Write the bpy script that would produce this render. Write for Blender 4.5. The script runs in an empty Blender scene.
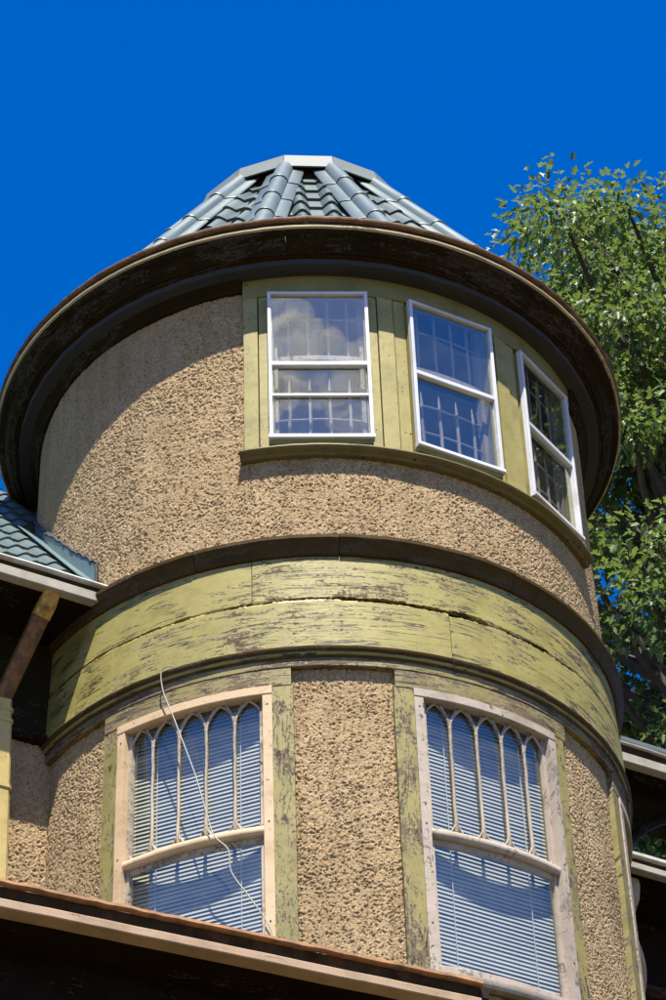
import bpy, bmesh, math, random
import numpy as np
from mathutils import Vector, Matrix

random.seed(7)
rng = np.random.default_rng(11)
scn = bpy.context.scene
COL = scn.collection
rad, sin, cos, pi = math.radians, math.sin, math.cos, math.pi

# ------------------------------------------------------------------ camera
cam_d = bpy.data.cameras.new('camera')
cam_d.sensor_fit = 'VERTICAL'
cam_d.sensor_height = 24.0
cam_d.lens = 2.59724 * 24.0
cam_d.clip_start = 0.1
cam_d.clip_end = 6000
cam = bpy.data.objects.new('camera', cam_d)
COL.objects.link(cam)
cam.matrix_world = Matrix(((0.9994963, 0.0305565, -0.0085726, 0.0),
                           (0.0131301, -0.6440631, -0.7648597, -13.2499),
                           (-0.0288927, 0.7643619, -0.6441398, 1.6),
                           (0, 0, 0, 1)))
scn.camera = cam

# ------------------------------------------------------------------ sky and sun
SUN_AZ, SUN_EL = 5.0, 64.8            # azimuth from -Y towards +X
sd = Vector((sin(rad(SUN_AZ)) * cos(rad(SUN_EL)), -cos(rad(SUN_AZ)) * cos(rad(SUN_EL)), sin(rad(SUN_EL))))
world = bpy.data.worlds.new('World')
scn.world = world
world.use_nodes = True
wn = world.node_tree.nodes
wl = world.node_tree.links
wn.clear()
w_out = wn.new('ShaderNodeOutputWorld')
w_bg = wn.new('ShaderNodeBackground')
w_sky = wn.new('ShaderNodeTexSky')
w_sky.sky_type = 'NISHITA'
w_sky.sun_disc = False
w_sky.sun_elevation = rad(SUN_EL)
w_sky.sun_rotation = rad(180 - SUN_AZ)
w_sky.altitude = 1200
w_sky.air_density = 1.0
w_sky.dust_density = 1.3
w_sky.ozone_density = 3.0
w_hs = wn.new('ShaderNodeHueSaturation')
w_hs.inputs['Saturation'].default_value = 1.48
w_hs.inputs['Value'].default_value = 1.78
w_hs.inputs['Hue'].default_value = 0.514
w_bg.inputs['Strength'].default_value = 0.05
wl.new(w_sky.outputs[0], w_hs.inputs['Color'])
wl.new(w_hs.outputs[0], w_bg.inputs['Color'])
wl.new(w_bg.outputs[0], w_out.inputs['Surface'])

sun_d = bpy.data.lights.new('sun', 'SUN')
sun_d.energy = 5.0
sun_d.angle = rad(0.5)
sun_d.color = (1.0, 0.93, 0.80)
sun = bpy.data.objects.new('sun', sun_d)
COL.objects.link(sun)
sun.rotation_euler = sd.to_track_quat('Z', 'Y').to_euler()
sun.location = sd * 60

scn.view_settings.view_transform = 'Standard'
scn.view_settings.look = 'None'
scn.view_settings.exposure = 1.42
scn.view_settings.gamma = 1.0
scn.view_settings.use_curve_mapping = False
scn.cycles.max_bounces = 8
scn.cycles.transparent_max_bounces = 24

# ------------------------------------------------------------------ node materials
MATS = {}
ALB = 0.76                             # even scale on base colours, lowered to deepen the shade

class NT:
    def __init__(s, name):
        m = bpy.data.materials.new(name)
        m.use_nodes = True
        s.m, s.t = m, m.node_tree
        s.t.nodes.clear()
        s.out = s.n('ShaderNodeOutputMaterial')
        MATS[name] = m
    def n(s, typ, **kw):
        nd = s.t.nodes.new(typ)
        for k, v in kw.items():
            setattr(nd, k, v)
        return nd
    def l(s, a, b):
        s.t.links.new(a, b)
    def val(s, sock, v):
        if hasattr(v, 'is_linked') or isinstance(v, bpy.types.NodeSocket):
            s.l(v, sock)
        else:
            sock.default_value = v
    def coord(s, scale=(1, 1, 1), attr=True):
        if attr:
            a = s.n('ShaderNodeAttribute', attribute_name='pc').outputs['Vector']
        else:
            a = s.n('ShaderNodeTexCoord').outputs['Object']
        mp = s.n('ShaderNodeMapping')
        mp.inputs['Scale'].default_value = scale
        s.l(a, mp.inputs['Vector'])
        return mp.outputs[0]
    def noise(s, vec, scale, detail=4, rough=0.6, dist=0.0):
        nd = s.n('ShaderNodeTexNoise')
        s.l(vec, nd.inputs['Vector'])
        nd.inputs['Scale'].default_value = scale
        nd.inputs['Detail'].default_value = detail
        nd.inputs['Roughness'].default_value = rough
        nd.inputs['Distortion'].default_value = dist
        return nd.outputs[0]
    def ramp(s, fac, stops):
        nd = s.n('ShaderNodeValToRGB')
        s.l(fac, nd.inputs[0])
        el = nd.color_ramp.elements
        while len(el) < len(stops):
            el.new(0.5)
        for e, (p, c) in zip(el, stops):
            e.position = p
            e.color = c if len(c) == 4 else (*c, 1)
        return nd.outputs[0]
    def step(s, fac, a, b):
        nd = s.n('ShaderNodeMapRange')
        s.l(fac, nd.inputs[0])
        nd.inputs[1].default_value = a
        nd.inputs[2].default_value = b
        return nd.outputs[0]
    def mix(s, fac, a, b, mode='MIX'):
        nd = s.n('ShaderNodeMix', data_type='RGBA', blend_type=mode)
        s.val(nd.inputs[0], fac)
        for sock, v in ((nd.inputs[6], a), (nd.inputs[7], b)):
            s.val(sock, v if not isinstance(v, tuple) or len(v) == 4 else (*v, 1))
        return nd.outputs[2]
    def math(s, op, a, b=0.5):
        nd = s.n('ShaderNodeMath', operation=op)
        s.val(nd.inputs[0], a)
        s.val(nd.inputs[1], b)
        return nd.outputs[0]
    def bump(s, h, strength=0.5, dist=0.01, normal=None):
        nd = s.n('ShaderNodeBump')
        nd.inputs['Strength'].default_value = strength
        nd.inputs['Distance'].default_value = dist
        s.l(h, nd.inputs['Height'])
        if normal is not None:
            s.l(normal, nd.inputs['Normal'])
        return nd.outputs[0]
    def bsdf(s, color, rough=0.6, normal=None, metal=0.0, spec=0.5):
        b = s.n('ShaderNodeBsdfPrincipled')
        s.val(b.inputs['Base Color'], s.mix(1.0, color, (ALB, ALB, ALB), 'MULTIPLY'))
        s.val(b.inputs['Roughness'], rough)
        b.inputs['Metallic'].default_value = metal
        b.inputs['Specular IOR Level'].default_value = spec
        if normal is not None:
            s.l(normal, b.inputs['Normal'])
        s.l(b.outputs[0], s.out.inputs[0])
        return b

def mat_stucco(name, tint=(1, 1, 1)):
    t = NT(name)
    c = t.coord()
    big = t.noise(c, 1.6, 4, 0.6)
    mid = t.noise(c, 38, 3, 0.6)
    fine = t.noise(c, 190, 3, 0.65)
    base = t.ramp(mid, [(0.3, (0.39, 0.275, 0.155)), (0.5, (0.53, 0.385, 0.222)), (0.72, (0.63, 0.475, 0.29))])
    base = t.mix(t.math('MULTIPLY', t.step(big, 0.4, 0.68), 0.5), base, (0.38, 0.265, 0.14))
    cs = t.coord((7.0, 0.8, 1))
    streak = t.noise(cs, 1.0, 4, 0.6)
    base = t.mix(t.math('MULTIPLY', t.step(streak, 0.48, 0.75), 0.5), base, (0.22, 0.15, 0.08))
    chip = t.step(t.noise(t.coord((1, 1.5, 1)), 62, 3, 0.6), 0.585, 0.63)
    base = t.mix(t.math('MULTIPLY', chip, 0.72), base, (0.11, 0.07, 0.04))
    nb = t.bump(fine, 0.9, 0.008)
    nb = t.bump(mid, 0.3, 0.010, nb)
    t.bsdf(base, 0.92, nb, spec=0.15)
    return t.m

def mat_peel(name, col, amount=0.5, under=(0.15, 0.108, 0.07), dark=(0.035, 0.027, 0.02), vertical=False, grime=0.3, spec=0.25, crack=0.0):
    """old oil paint, flaking along the grain (pc.x runs along the board)"""
    t = NT(name)
    c = t.coord()
    g = (22, 3.4, 8) if vertical else (3.4, 22, 8)
    gs = (90, 5, 20) if vertical else (5, 90, 20)
    cg = t.coord(g)
    cf = t.coord(gs)
    patch = t.noise(c, 2.6, 3, 0.55)
    flake = t.noise(cg, 1.0, 8, 0.76, 1.3)
    speck = t.noise(c, 42, 5, 0.75)
    s = t.math('ADD', t.math('MULTIPLY', flake, 0.62), t.math('MULTIPLY', patch, 0.38))
    s = t.math('ADD', s, t.math('MULTIPLY', t.math('SUBTRACT', speck, 0.5), 0.34))
    edge = 0.655 - 0.15 * amount
    peel = t.step(s, edge, edge + 0.018)
    grain = t.noise(cf, 1.0, 4, 0.6)
    lines = t.step(grain, 0.66 - 0.05 * amount, 0.72 - 0.04 * amount)
    tone = t.noise(c, 5.5, 5, 0.65)
    r, gg, b = col
    paint = t.ramp(tone, [(0.28, (r * 0.72, gg * 0.74, b * 0.7)), (0.5, (r, gg, b)), (0.75, (min(1, r * 1.12), min(1, gg * 1.1), b * 1.2))])
    gr = t.step(t.noise(t.coord((3, 1.2, 2)), 1.3, 5, 0.7), 0.5, 0.78)
    paint = t.mix(t.math('MULTIPLY', gr, grime), paint, (r * 0.34, gg * 0.30, b * 0.32))
    wood = t.ramp(grain, [(0.3, dark), (0.5, under), (0.75, tuple(min(1, v * 1.9) for v in under))])
    rim = t.step(s, edge - 0.016, edge - 0.010)
    cl = t.mix(t.math('MULTIPLY', rim, 0.55), paint, tuple(0.5 * v + 0.16 for v in col))      # primer showing round the flakes
    cl = t.mix(peel, cl, wood)
    cl = t.mix(t.math('MULTIPLY', lines, 0.35 + 0.4 * amount), cl, dark)
    if crack:
        ck = t.noise(t.coord((13, 1.1, 3) if vertical else (1.1, 13, 3)), 1.0, 5, 0.62, 0.8)
        ck = t.math('ABSOLUTE', t.math('SUBTRACT', ck, 0.5))
        wd = t.math('MULTIPLY', t.step(t.noise(c, 3.7, 3, 0.6), 0.44, 0.70), 0.026 * crack)
        cr = t.math('LESS_THAN', ck, wd)
        cl = t.mix(t.math('MULTIPLY', cr, 0.9), cl, dark)
        lines = t.math('MAXIMUM', lines, cr)
    nail = t.step(t.noise(c, 23, 1, 0.3), 0.775, 0.79)
    cl = t.mix(t.math('MULTIPLY', nail, 0.8), cl, dark)
    h = t.math('SUBTRACT', 1.0, t.math('ADD', peel, t.math('MULTIPLY', lines, 0.7)))
    nb = t.bump(h, 0.7, 0.004)
    nb = t.bump(grain, 0.25, 0.004, nb)
    nb = t.bump(t.noise(c, 14, 3, 0.5), 0.12, 0.01, nb)
    t.bsdf(cl, t.mix(peel, (0.5, 0.5, 0.5), (0.9, 0.9, 0.9)), nb, spec=spec)
    return t.m

def mat_simple(name, col, rough=0.5, var=0.25, scale=9, metal=0.0, spec=0.5, dirt=None, dirt_amt=0.4, bump=0.15, attr=True, each=0.0):
    t = NT(name)
    c = t.coord((1, 1, 1), attr)
    n1 = t.noise(c, scale, 5, 0.6)
    lo = tuple(v * (1 - var) for v in col)
    hi = tuple(min(1, v * (1 + var * 0.7)) for v in col)
    cl = t.ramp(n1, [(0.3, lo), (0.5, col), (0.72, hi)])
    if dirt:
        d = t.step(t.noise(c, scale * 0.45, 6, 0.7), 0.5, 0.66)
        cl = t.mix(t.math('MULTIPLY', d, dirt_amt), cl, dirt)
    if each:
        rd = t.n('ShaderNodeObjectInfo').outputs['Random']
        cl = t.mix(1.0, cl, t.ramp(rd, [(0.0, (1 - each,) * 3), (1.0, (1.0, 1.0, 1.0 - each * 0.25))]), 'MULTIPLY')
    nb = t.bump(t.noise(c, scale * 5, 3, 0.6), bump, 0.006)
    t.bsdf(cl, rough, nb, metal, spec)
    return t.m

def mat_glass(name, ior=1.9, wav=0.05, tint=(0.80, 0.86, 0.88), film=0.085):
    t = NT(name)
    c = t.coord()
    nb = t.bump(t.noise(c, 2.4, 2, 0.5), wav, 0.02)
    tr = t.n('ShaderNodeBsdfTransparent')
    tr.inputs[0].default_value = (*tint, 1)
    gl = t.n('ShaderNodeBsdfGlossy')
    gl.inputs['Roughness'].default_value = 0.012
    gl.inputs['Color'].default_value = (1.0, 1.0, 0.86, 1)
    t.l(nb, gl.inputs['Normal'])
    # Schlick reflectance, the same from both sides of the pane
    f0 = ((ior - 1) / (ior + 1)) ** 2
    lw = t.n('ShaderNodeLayerWeight')
    lw.inputs['Blend'].default_value = 0.5
    fr = t.n('ShaderNodeMath', operation='ADD')
    t.l(t.math('MULTIPLY', t.math('POWER', lw.outputs['Facing'], 5.0), 1 - f0), fr.inputs[0])
    fr.inputs[1].default_value = f0
    # thin dusty film, also paling the pane like a hazy sky reflection
    df = t.n('ShaderNodeBsdfDiffuse')
    df.inputs[0].default_value = (0.38, 0.38, 0.365, 1)
    dust_haze = t.math('ADD', t.math('MULTIPLY', t.step(t.noise(c, 3.5, 5, 0.7), 0.4, 0.8), film), film * 0.6)
    m1 = t.n('ShaderNodeMixShader')
    t.l(dust_haze, m1.inputs[0])
    t.l(tr.outputs[0], m1.inputs[1])
    t.l(df.outputs[0], m1.inputs[2])
    m2 = t.n('ShaderNodeMixShader')
    t.l(fr.outputs[0], m2.inputs[0])
    t.l(m1.outputs[0], m2.inputs[1])
    t.l(gl.outputs[0], m2.inputs[2])
    t.l(m2.outputs[0], t.out.inputs[0])
    return t.m

def mat_leaf():
    t = NT('leaf')
    a = t.n('ShaderNodeAttribute', attribute_name='tone').outputs['Fac']
    cl = t.ramp(a, [(0.0, (0.026, 0.066, 0.009)), (0.5, (0.055, 0.112, 0.016)), (1.0, (0.115, 0.185, 0.034))])
    geo = t.n('ShaderNodeNewGeometry').outputs['Backfacing']
    cl = t.mix(geo, cl, (0.12, 0.17, 0.06))
    b = t.n('ShaderNodeBsdfPrincipled')
    t.l(cl, b.inputs['Base Color'])
    b.inputs['Roughness'].default_value = 0.48
    b.inputs['Specular IOR Level'].default_value = 0.35
    tl = t.n('ShaderNodeBsdfTranslucent')
    t.l(t.mix(0.5, cl, (0.17, 0.25, 0.024)), tl.inputs[0])
    m = t.n('ShaderNodeMixShader')
    m.inputs[0].default_value = 0.36
    t.l(b.outputs[0], m.inputs[1])
    t.l(tl.outputs[0], m.inputs[2])
    t.l(m.outputs[0], t.out.inputs[0])
    return t.m

GREEN = (0.315, 0.275, 0.085)
M_STUCCO = mat_stucco('stucco')
M_BAND = mat_peel('band_paint', GREEN, 0.60, crack=1.0, grime=0.45, under=(0.115, 0.078, 0.042))
M_POST = mat_peel('post_paint', (0.29, 0.245, 0.085), 0.75, vertical=True, grime=0.6, crack=1.0)
M_HEAD = mat_peel('head_paint', (0.26, 0.215, 0.08), 0.98, grime=0.7, crack=1.2)
M_UPOST = mat_peel('upper_post_paint', (0.335, 0.29, 0.10), 0.18, vertical=True, grime=0.4)
M_UHEAD = mat_peel('upper_head_paint', (0.24, 0.205, 0.068), 0.15, grime=0.2)
M_MOULD = mat_peel('moulding_paint', (0.075, 0.047, 0.016), 0.5, under=(0.075, 0.048, 0.025), grime=0.6, spec=0.06)
M_SILL = mat_peel('sill_paint', (0.17, 0.135, 0.05), 0.4, under=(0.12, 0.09, 0.06), grime=0.6, spec=0.1)
M_SOFFIT = mat_peel('soffit_paint', (0.036, 0.018, 0.005), 0.5, under=(0.026, 0.016, 0.009), grime=0.5, spec=0.02)
M_CORNICE = mat_peel('cornice_paint', (0.024, 0.017, 0.007), 0.6, under=(0.04, 0.028, 0.016), grime=0.6, spec=0.02)
M_CREAM = mat_peel('cream_edge_paint', (0.44, 0.37, 0.23), 0.6, under=(0.2, 0.13, 0.08), grime=0.5)
M_TAN = mat_peel('tan_frame_paint', (0.60, 0.44, 0.27), 0.12, under=(0.3, 0.24, 0.18), vertical=True, grime=0.12)
M_GREYW = mat_peel('weathered_frame_paint', (0.44, 0.37, 0.30), 0.55, under=(0.22, 0.18, 0.15), vertical=True, grime=0.3)
M_TRACE = mat_peel('tracery_paint', (0.46, 0.385, 0.29), 0.75, under=(0.26, 0.21, 0.17), vertical=True, grime=0.3)
M_LEAD = mat_peel('lead_bar_paint', (0.36, 0.29, 0.21), 0.5, under=(0.2, 0.15, 0.11), vertical=True, grime=0.4)
M_WHITE = mat_simple('white_frame', (0.62, 0.635, 0.68), 0.4, 0.1, 6, dirt=(0.36, 0.34, 0.30), dirt_amt=0.5, bump=0.04)
M_METAL = mat_simple('roof_metal', (0.085, 0.130, 0.138), 0.45, 0.16, 7, metal=0.1, dirt=(0.055, 0.065, 0.05), dirt_amt=0.6, each=0.42, bump=0.1)
M_CAPMET = mat_simple('cap_metal', (0.115, 0.145, 0.15), 0.62, 0.1, 5, metal=0.0, spec=0.3, dirt=(0.12, 0.135, 0.135), dirt_amt=0.4, bump=0.06)
M_FLASH = mat_simple('flashing_metal', (0.13, 0.205, 0.21), 0.45, 0.14, 8, metal=0.1, dirt=(0.08, 0.10, 0.095), dirt_amt=0.4, bump=0.08)
M_TAR = mat_simple('tar_sealant', (0.03, 0.03, 0.03), 0.8, 0.3, 20)
M_RUST = mat_simple('rusty_rim', (0.13, 0.062, 0.028), 0.75, 0.5, 14, dirt=(0.30, 0.20, 0.11), dirt_amt=0.6, bump=0.4)
M_PRUST = mat_simple('porch_rust', (0.30, 0.135, 0.045), 0.8, 0.5, 12, dirt=(0.10, 0.05, 0.022), dirt_amt=0.6, bump=0.4)
M_GUT = mat_simple('gutter_dark', (0.035, 0.026, 0.018), 0.8, 0.4, 10, spec=0.08, dirt=(0.11, 0.06, 0.03), dirt_amt=0.6)
M_GUTL = mat_simple('gutter_pale', (0.50, 0.50, 0.47), 0.5, 0.2, 10, dirt=(0.28, 0.15, 0.08), dirt_amt=0.5)
M_FASC = mat_peel('fascia_paint', (0.40, 0.37, 0.31), 0.3, under=(0.2, 0.16, 0.12), grime=0.4)
M_PFASC = mat_peel('porch_fascia_paint', (0.44, 0.31, 0.20), 0.25, under=(0.2, 0.12, 0.07), grime=0.35)
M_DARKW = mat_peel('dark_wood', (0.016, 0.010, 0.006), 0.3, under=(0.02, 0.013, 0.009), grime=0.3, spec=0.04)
M_FRIEZE = mat_peel('frieze_paint', (0.026, 0.019, 0.007), 0.3, under=(0.025, 0.018, 0.012), grime=0.5, spec=0.04)
M_SPOUT = mat_peel('downspout_paint', (0.52, 0.40, 0.15), 0.15, under=(0.3, 0.16, 0.06), vertical=True, grime=0.3)
M_SPRUST = mat_simple('rusty_spout', (0.20, 0.085, 0.018), 0.7, 0.6, 22, dirt=(0.06, 0.03, 0.015), dirt_amt=0.9, bump=0.5)
M_ELBOW = mat_simple('flaking_ochre', (0.55, 0.30, 0.045), 0.7, 0.5, 24, dirt=(0.07, 0.035, 0.015), dirt_amt=0.9, bump=0.6)
M_BLIND = mat_simple('blind_slat', (0.53, 0.51, 0.42), 0.5, 0.06, 4, bump=0.02)
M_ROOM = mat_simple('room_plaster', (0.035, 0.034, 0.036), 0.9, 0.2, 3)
M_GLASS = mat_glass('old_glass', 2.25, 0.07, (0.90, 0.94, 0.96))
M_GLASS2 = mat_glass('storm_glass', 2.8, 0.03, (0.86, 0.91, 0.96), 0.05)
M_HIP = mat_simple('hip_metal', (0.125, 0.172, 0.18), 0.42, 0.12, 5, metal=0.12, dirt=(0.07, 0.09, 0.08), dirt_amt=0.6, bump=0.06, each=0.2)
M_CABLE = mat_simple('cable_sheath', (0.36, 0.34, 0.30), 0.6, 0.3, 14)
M_BARK = mat_simple('bark', (0.075, 0.055, 0.04), 0.9, 0.4, 9, bump=0.6)
M_LEAF = mat_leaf()
M_GRASS = mat_simple('grass', (0.10, 0.078, 0.030), 0.95, 0.4, 0.8, attr=False)
M_DECK = mat_simple('flat_roof_felt', (0.12, 0.12, 0.12), 0.9, 0.2, 3)

# ------------------------------------------------------------------ mesh helpers
def props(o, label=None, cat=None, group=None, kind=None):
    if label: o['label'] = label
    if cat: o['category'] = cat
    if group: o['group'] = group
    if kind: o['kind'] = kind
    return o

def empty(name, loc=(0, 0, 0)):
    o = bpy.data.objects.new(name, None)
    o.location = loc
    o.empty_display_size = 0.3
    COL.objects.link(o)
    return o

def link(name, me, mat, parent=None):
    if mat is not None and len(me.materials) == 0:
        me.materials.append(mat)
    o = bpy.data.objects.new(name, me)
    COL.objects.link(o)
    if parent is not None:
        o.parent = parent
        o.matrix_parent_inverse = Matrix.Identity(4)
    return o

def np_mesh(name, V, F, pc=None, sharp=35, smooth=True, recalc=False, extra=None):
    """V (n,3) array, F list/array of index tuples"""
    me = bpy.data.meshes.new(name)
    V = np.asarray(V, np.float32)
    if isinstance(F, np.ndarray) and F.ndim == 2:
        k = F.shape[1]
        nf = len(F)
        me.vertices.add(len(V))
        me.vertices.foreach_set('co', V.ravel())
        me.loops.add(nf * k)
        me.loops.foreach_set('vertex_index', F.astype(np.int32).ravel())
        me.polygons.add(nf)
        me.polygons.foreach_set('loop_start', np.arange(nf, dtype=np.int32) * k)
        me.update(calc_edges=True)
    else:
        me.from_pydata(V.tolist(), [], [tuple(int(i) for i in f) for f in F])
    P = V if pc is None else np.asarray(pc, np.float32)
    at = me.attributes.new('pc', 'FLOAT_VECTOR', 'POINT')
    at.data.foreach_set('vector', P.ravel().astype(np.float32))
    if extra:
        for k, arr in extra.items():
            a = me.attributes.new(k, 'FLOAT', 'POINT')
            a.data.foreach_set('value', np.asarray(arr, np.float32).ravel())
    if recalc:
        bm = bmesh.new()
        bm.from_mesh(me)
        bmesh.ops.recalc_face_normals(bm, faces=bm.faces)
        bm.to_mesh(me)
        bm.free()
    if smooth:
        me.polygons.foreach_set('use_smooth', np.ones(len(me.polygons), bool))
        if sharp:
            me.set_sharp_from_angle(angle=rad(sharp))
    me.update()
    return me

def cp(phi, r, z):
    a = rad(phi)
    return Vector((r * sin(a), -r * cos(a), z))

HA = rad(29.5)                       # the house front is turned by this much
E_ = Vector((cos(HA), sin(HA), 0))
N_ = Vector((sin(HA), -cos(HA), 0))
def hs(s, t, z):
    return E_ * s + N_ * t + Vector((0, 0, z))

_seed = [0]
def off():
    """a different stretch of board for every piece"""
    _seed[0] += 1
    return np.array([(_seed[0] * 7.31) % 40, (_seed[0] * 3.17) % 23, 0.0])

def sweep(name, prof, p0, p1, mat, parent, seg=None, wob=0.0, jag=None, closed=True, smooth=35):
    """profile [(r, z)] carried round the tower axis from p0 to p1 degrees"""
    full = abs(p1 - p0) >= 359.9
    if seg is None:
        seg = max(2, int(abs(p1 - p0) / 1.2))
    m = len(prof)
    n = seg if full else seg + 1
    ph = np.radians(np.linspace(p0, p1, seg + 1)[:n])
    pr = np.array(prof, float)
    R = np.repeat(pr[None, :, 0], n, 0)
    Z = np.repeat(pr[None, :, 1], n, 0)
    if wob:
        k = rng.normal(0, 1, (n, 1))
        k = (k + np.roll(k, 1, 0) + np.roll(k, -1, 0)) / 3
        Z = Z + k * wob
        R = R + rng.normal(0, 1, (n, 1)) * wob * 0.4
    if jag:
        for j, amp in jag.items():
            a = rng.normal(0, 1, n)
            b = np.repeat(rng.normal(0, 1, n // 9 + 2), 9)[:n]
            c = np.interp(np.arange(n), np.arange(0, n + 24, 24), rng.normal(0, 1, len(np.arange(0, n + 24, 24))))
            Z[:, j] += amp * (0.35 * a + 0.5 * b + 0.8 * c)
    X = R * np.sin(ph)[:, None]
    Y = -R * np.cos(ph)[:, None]
    V = np.stack([X, Y, Z], -1).reshape(-1, 3)
    arc = np.concatenate([[0], np.cumsum(np.hypot(*(np.roll(pr, -1, 0) - pr)[:-1].T))])
    pcx = np.repeat((ph * 1.85)[:, None], m, 1)
    PC = np.stack([pcx, Z * 1.0, np.repeat(arc[None], n, 0)], -1).reshape(-1, 3) + off()
    F = []
    rng_i = range(n) if full else range(n - 1)
    jm = m if closed else m - 1
    for i in rng_i:
        i2 = (i + 1) % n
        for j in range(jm):
            j2 = (j + 1) % m
            F.append((i * m + j, i * m + j2, i2 * m + j2, i2 * m + j))
    if closed and not full:
        F.append(tuple(range(m)))
        F.append(tuple((n - 1) * m + j for j in reversed(range(m))))
    me = np_mesh(name, V, F, PC, smooth, True, recalc=closed)
    return link(name, me, mat, parent)

def lengths(name, prof, p0, p1, cuts, mat, parent, wob=0.0, gap=0.10, per=1.1):
    """a running moulding made up of separate lengths butted together"""
    cs = [p0] + [c for c in cuts if p0 < c < p1] + [p1]
    for a, b in zip(cs[:-1], cs[1:]):
        dr, dz = random.gauss(0, 0.0012), random.gauss(0, 0.0012)
        sweep(name, [(r + (dr if i not in (0, len(prof) - 1) else 0), z + dz) for i, (r, z) in enumerate(prof)], a + gap / 2, b - gap / 2, mat, parent,
              seg=max(4, int((b - a) * per)), wob=wob)

def rect(r0, r1, z0, z1, bev=0.004):
    return [(r0, z0), (r1 - bev, z0), (r1, z0 + bev), (r1, z1 - bev), (r1 - bev, z1), (r0, z1)]

def prism(name, poly, fn, a0, a1, mat, parent, seg=1, wob=0.0):
    """closed polygon [(u, v)] extruded along w from a0 to a1; fn(w, u, v) -> point"""
    m = len(poly)
    V, PC, F = [], [], []
    o = off()
    arc = 0
    for i in range(seg + 1):
        w = a0 + (a1 - a0) * i / seg
        dz = random.gauss(0, wob) if wob else 0
        for j, (u, v) in enumerate(poly):
            V.append(fn(w, u, v + dz))
            PC.append((w + o[0], v + o[1], u))
    for i in range(seg):
        for j in range(m):
            j2 = (j + 1) % m
            F.append((i * m + j, i * m + j2, (i + 1) * m + j2, (i + 1) * m + j))
    F.append(tuple(range(m)))
    F.append(tuple(seg * m + j for j in reversed(range(m))))
    me = np_mesh(name, np.array([tuple(v) for v in V]), F, PC, 30, True, recalc=True)
    return link(name, me, mat, parent)

def hprism(name, poly, s0, s1, mat, parent, seg=1, wob=0.0):
    return prism(name, poly, lambda w, u, v: hs(w, u, v), s0, s1, mat, parent, seg, wob)

def tube_arrays(paths, sides=6):
    """paths: list of ([points], [radii]) -> V, F, PC"""
    V, F, PC = [], [], []
    for pts, rs in paths:
        b = len(V)
        pts = [Vector(p) for p in pts]
        L = 0
        ref = None
        for i, p in enumerate(pts):
            d = (pts[min(i + 1, len(pts) - 1)] - pts[max(i - 1, 0)]).normalized()
            if ref is None:
                ref = d.orthogonal().normalized()
            ref = (ref - d * ref.dot(d)).normalized()
            q = d.cross(ref)
            if i:
                L += (p - pts[i - 1]).length
            for k in range(sides):
                a = 2 * pi * k / sides
                V.append(p + (ref * cos(a) + q * sin(a)) * rs[i])
                PC.append((a * 0.02, L + b * 0.01, 0.1 * b))
        for i in range(len(pts) - 1):
            for k in range(sides):
                k2 = (k + 1) % sides
                F.append((b + i * sides + k, b + i * sides + k2, b + (i + 1) * sides + k2, b + (i + 1) * sides + k))
        F.append(tuple(b + k for k in reversed(range(sides))))
        e = b + (len(pts) - 1) * sides
        F.append(tuple(e + k for k in range(sides)))
    return V, F, PC

def tubes(name, paths, mat, parent, sides=6):
    V, F, PC = tube_arrays(paths, sides)
    me = np_mesh(name, np.array([tuple(v) for v in V]), F, PC, 60, True)
    return link(name, me, mat, parent)

def spline(pts, k=6):
    pts = [Vector(p) for p in pts]
    P = [pts[0]] + pts + [pts[-1]]
    out = []
    for i in range(1, len(P) - 2):
        for j in range(k):
            t = j / k
            a, b, c, d = P[i - 1], P[i], P[i + 1], P[i + 2]
            out.append(0.5 * ((2 * b) + (c - a) * t + (2 * a - 5 * b + 4 * c - d) * t * t + (3 * b - a - 3 * c + d) * t ** 3))
    out.append(pts[-1])
    return out

# ------------------------------------------------------------------ roughcast
def vnoise(x, y, seed):
    g = np.random.default_rng(seed).random((513, 513))
    xi = np.floor(x).astype(int); yi = np.floor(y).astype(int)
    fx = x - xi; fy = y - yi
    fx = fx * fx * (3 - 2 * fx); fy = fy * fy * (3 - 2 * fy)
    a = g[xi % 512, yi % 512]; b = g[(xi + 1) % 512, yi % 512]
    c = g[xi % 512, (yi + 1) % 512]; d = g[(xi + 1) % 512, (yi + 1) % 512]
    return (a * (1 - fx) + b * fx) * (1 - fy) + (c * (1 - fx) + d * fx) * fy

def rough(x, y, seed):
    """thrown roughcast: coarse torn lumps with crevices between them"""
    wx = x + 0.016 * vnoise(x * 80, y * 80, seed + 5)
    wy = y + 0.016 * vnoise(x * 80 + 9, y * 80 + 4, seed + 6)
    a = vnoise(wx * 80, wy * 112, seed)
    b = vnoise(wx * 112, wy * 150, seed + 1)
    c = vnoise(x * 3.2, y * 3.2, seed + 2)
    c2 = vnoise(x * 11, y * 14, seed + 12)
    d = vnoise(x * 190, y * 190, seed + 3)
    e = vnoise(wx * 60 + 7, wy * 96 + 3, seed + 4)
    dens = 0.45 * c + 0.55 * c2                     # roughness changes from patch to patch
    crev = np.clip((0.012 + 0.065 * dens - np.abs(e - 0.5)) / 0.02, 0, 1) * np.clip((b - 0.38) / 0.12, 0, 1)
    e2 = vnoise(wx * 100 + 3, wy * 140 + 8, seed + 14)
    crev2 = np.clip((0.02 + 0.05 * dens - np.abs(e2 - 0.5)) / 0.03, 0, 1) * np.clip((a - 0.42) / 0.15, 0, 1)
    h = 0.45 * a + 0.55 * b
    pit = np.clip((0.325 + 0.14 * (dens - 0.5) - h) / 0.03, 0, 1)
    return h * 0.004 + d * 0.0035 + (c - 0.5) * 0.009 + (c2 - 0.5) * 0.003 - pit * 0.0075 - crev * 0.0095 - crev2 * 0.007, pit

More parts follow.
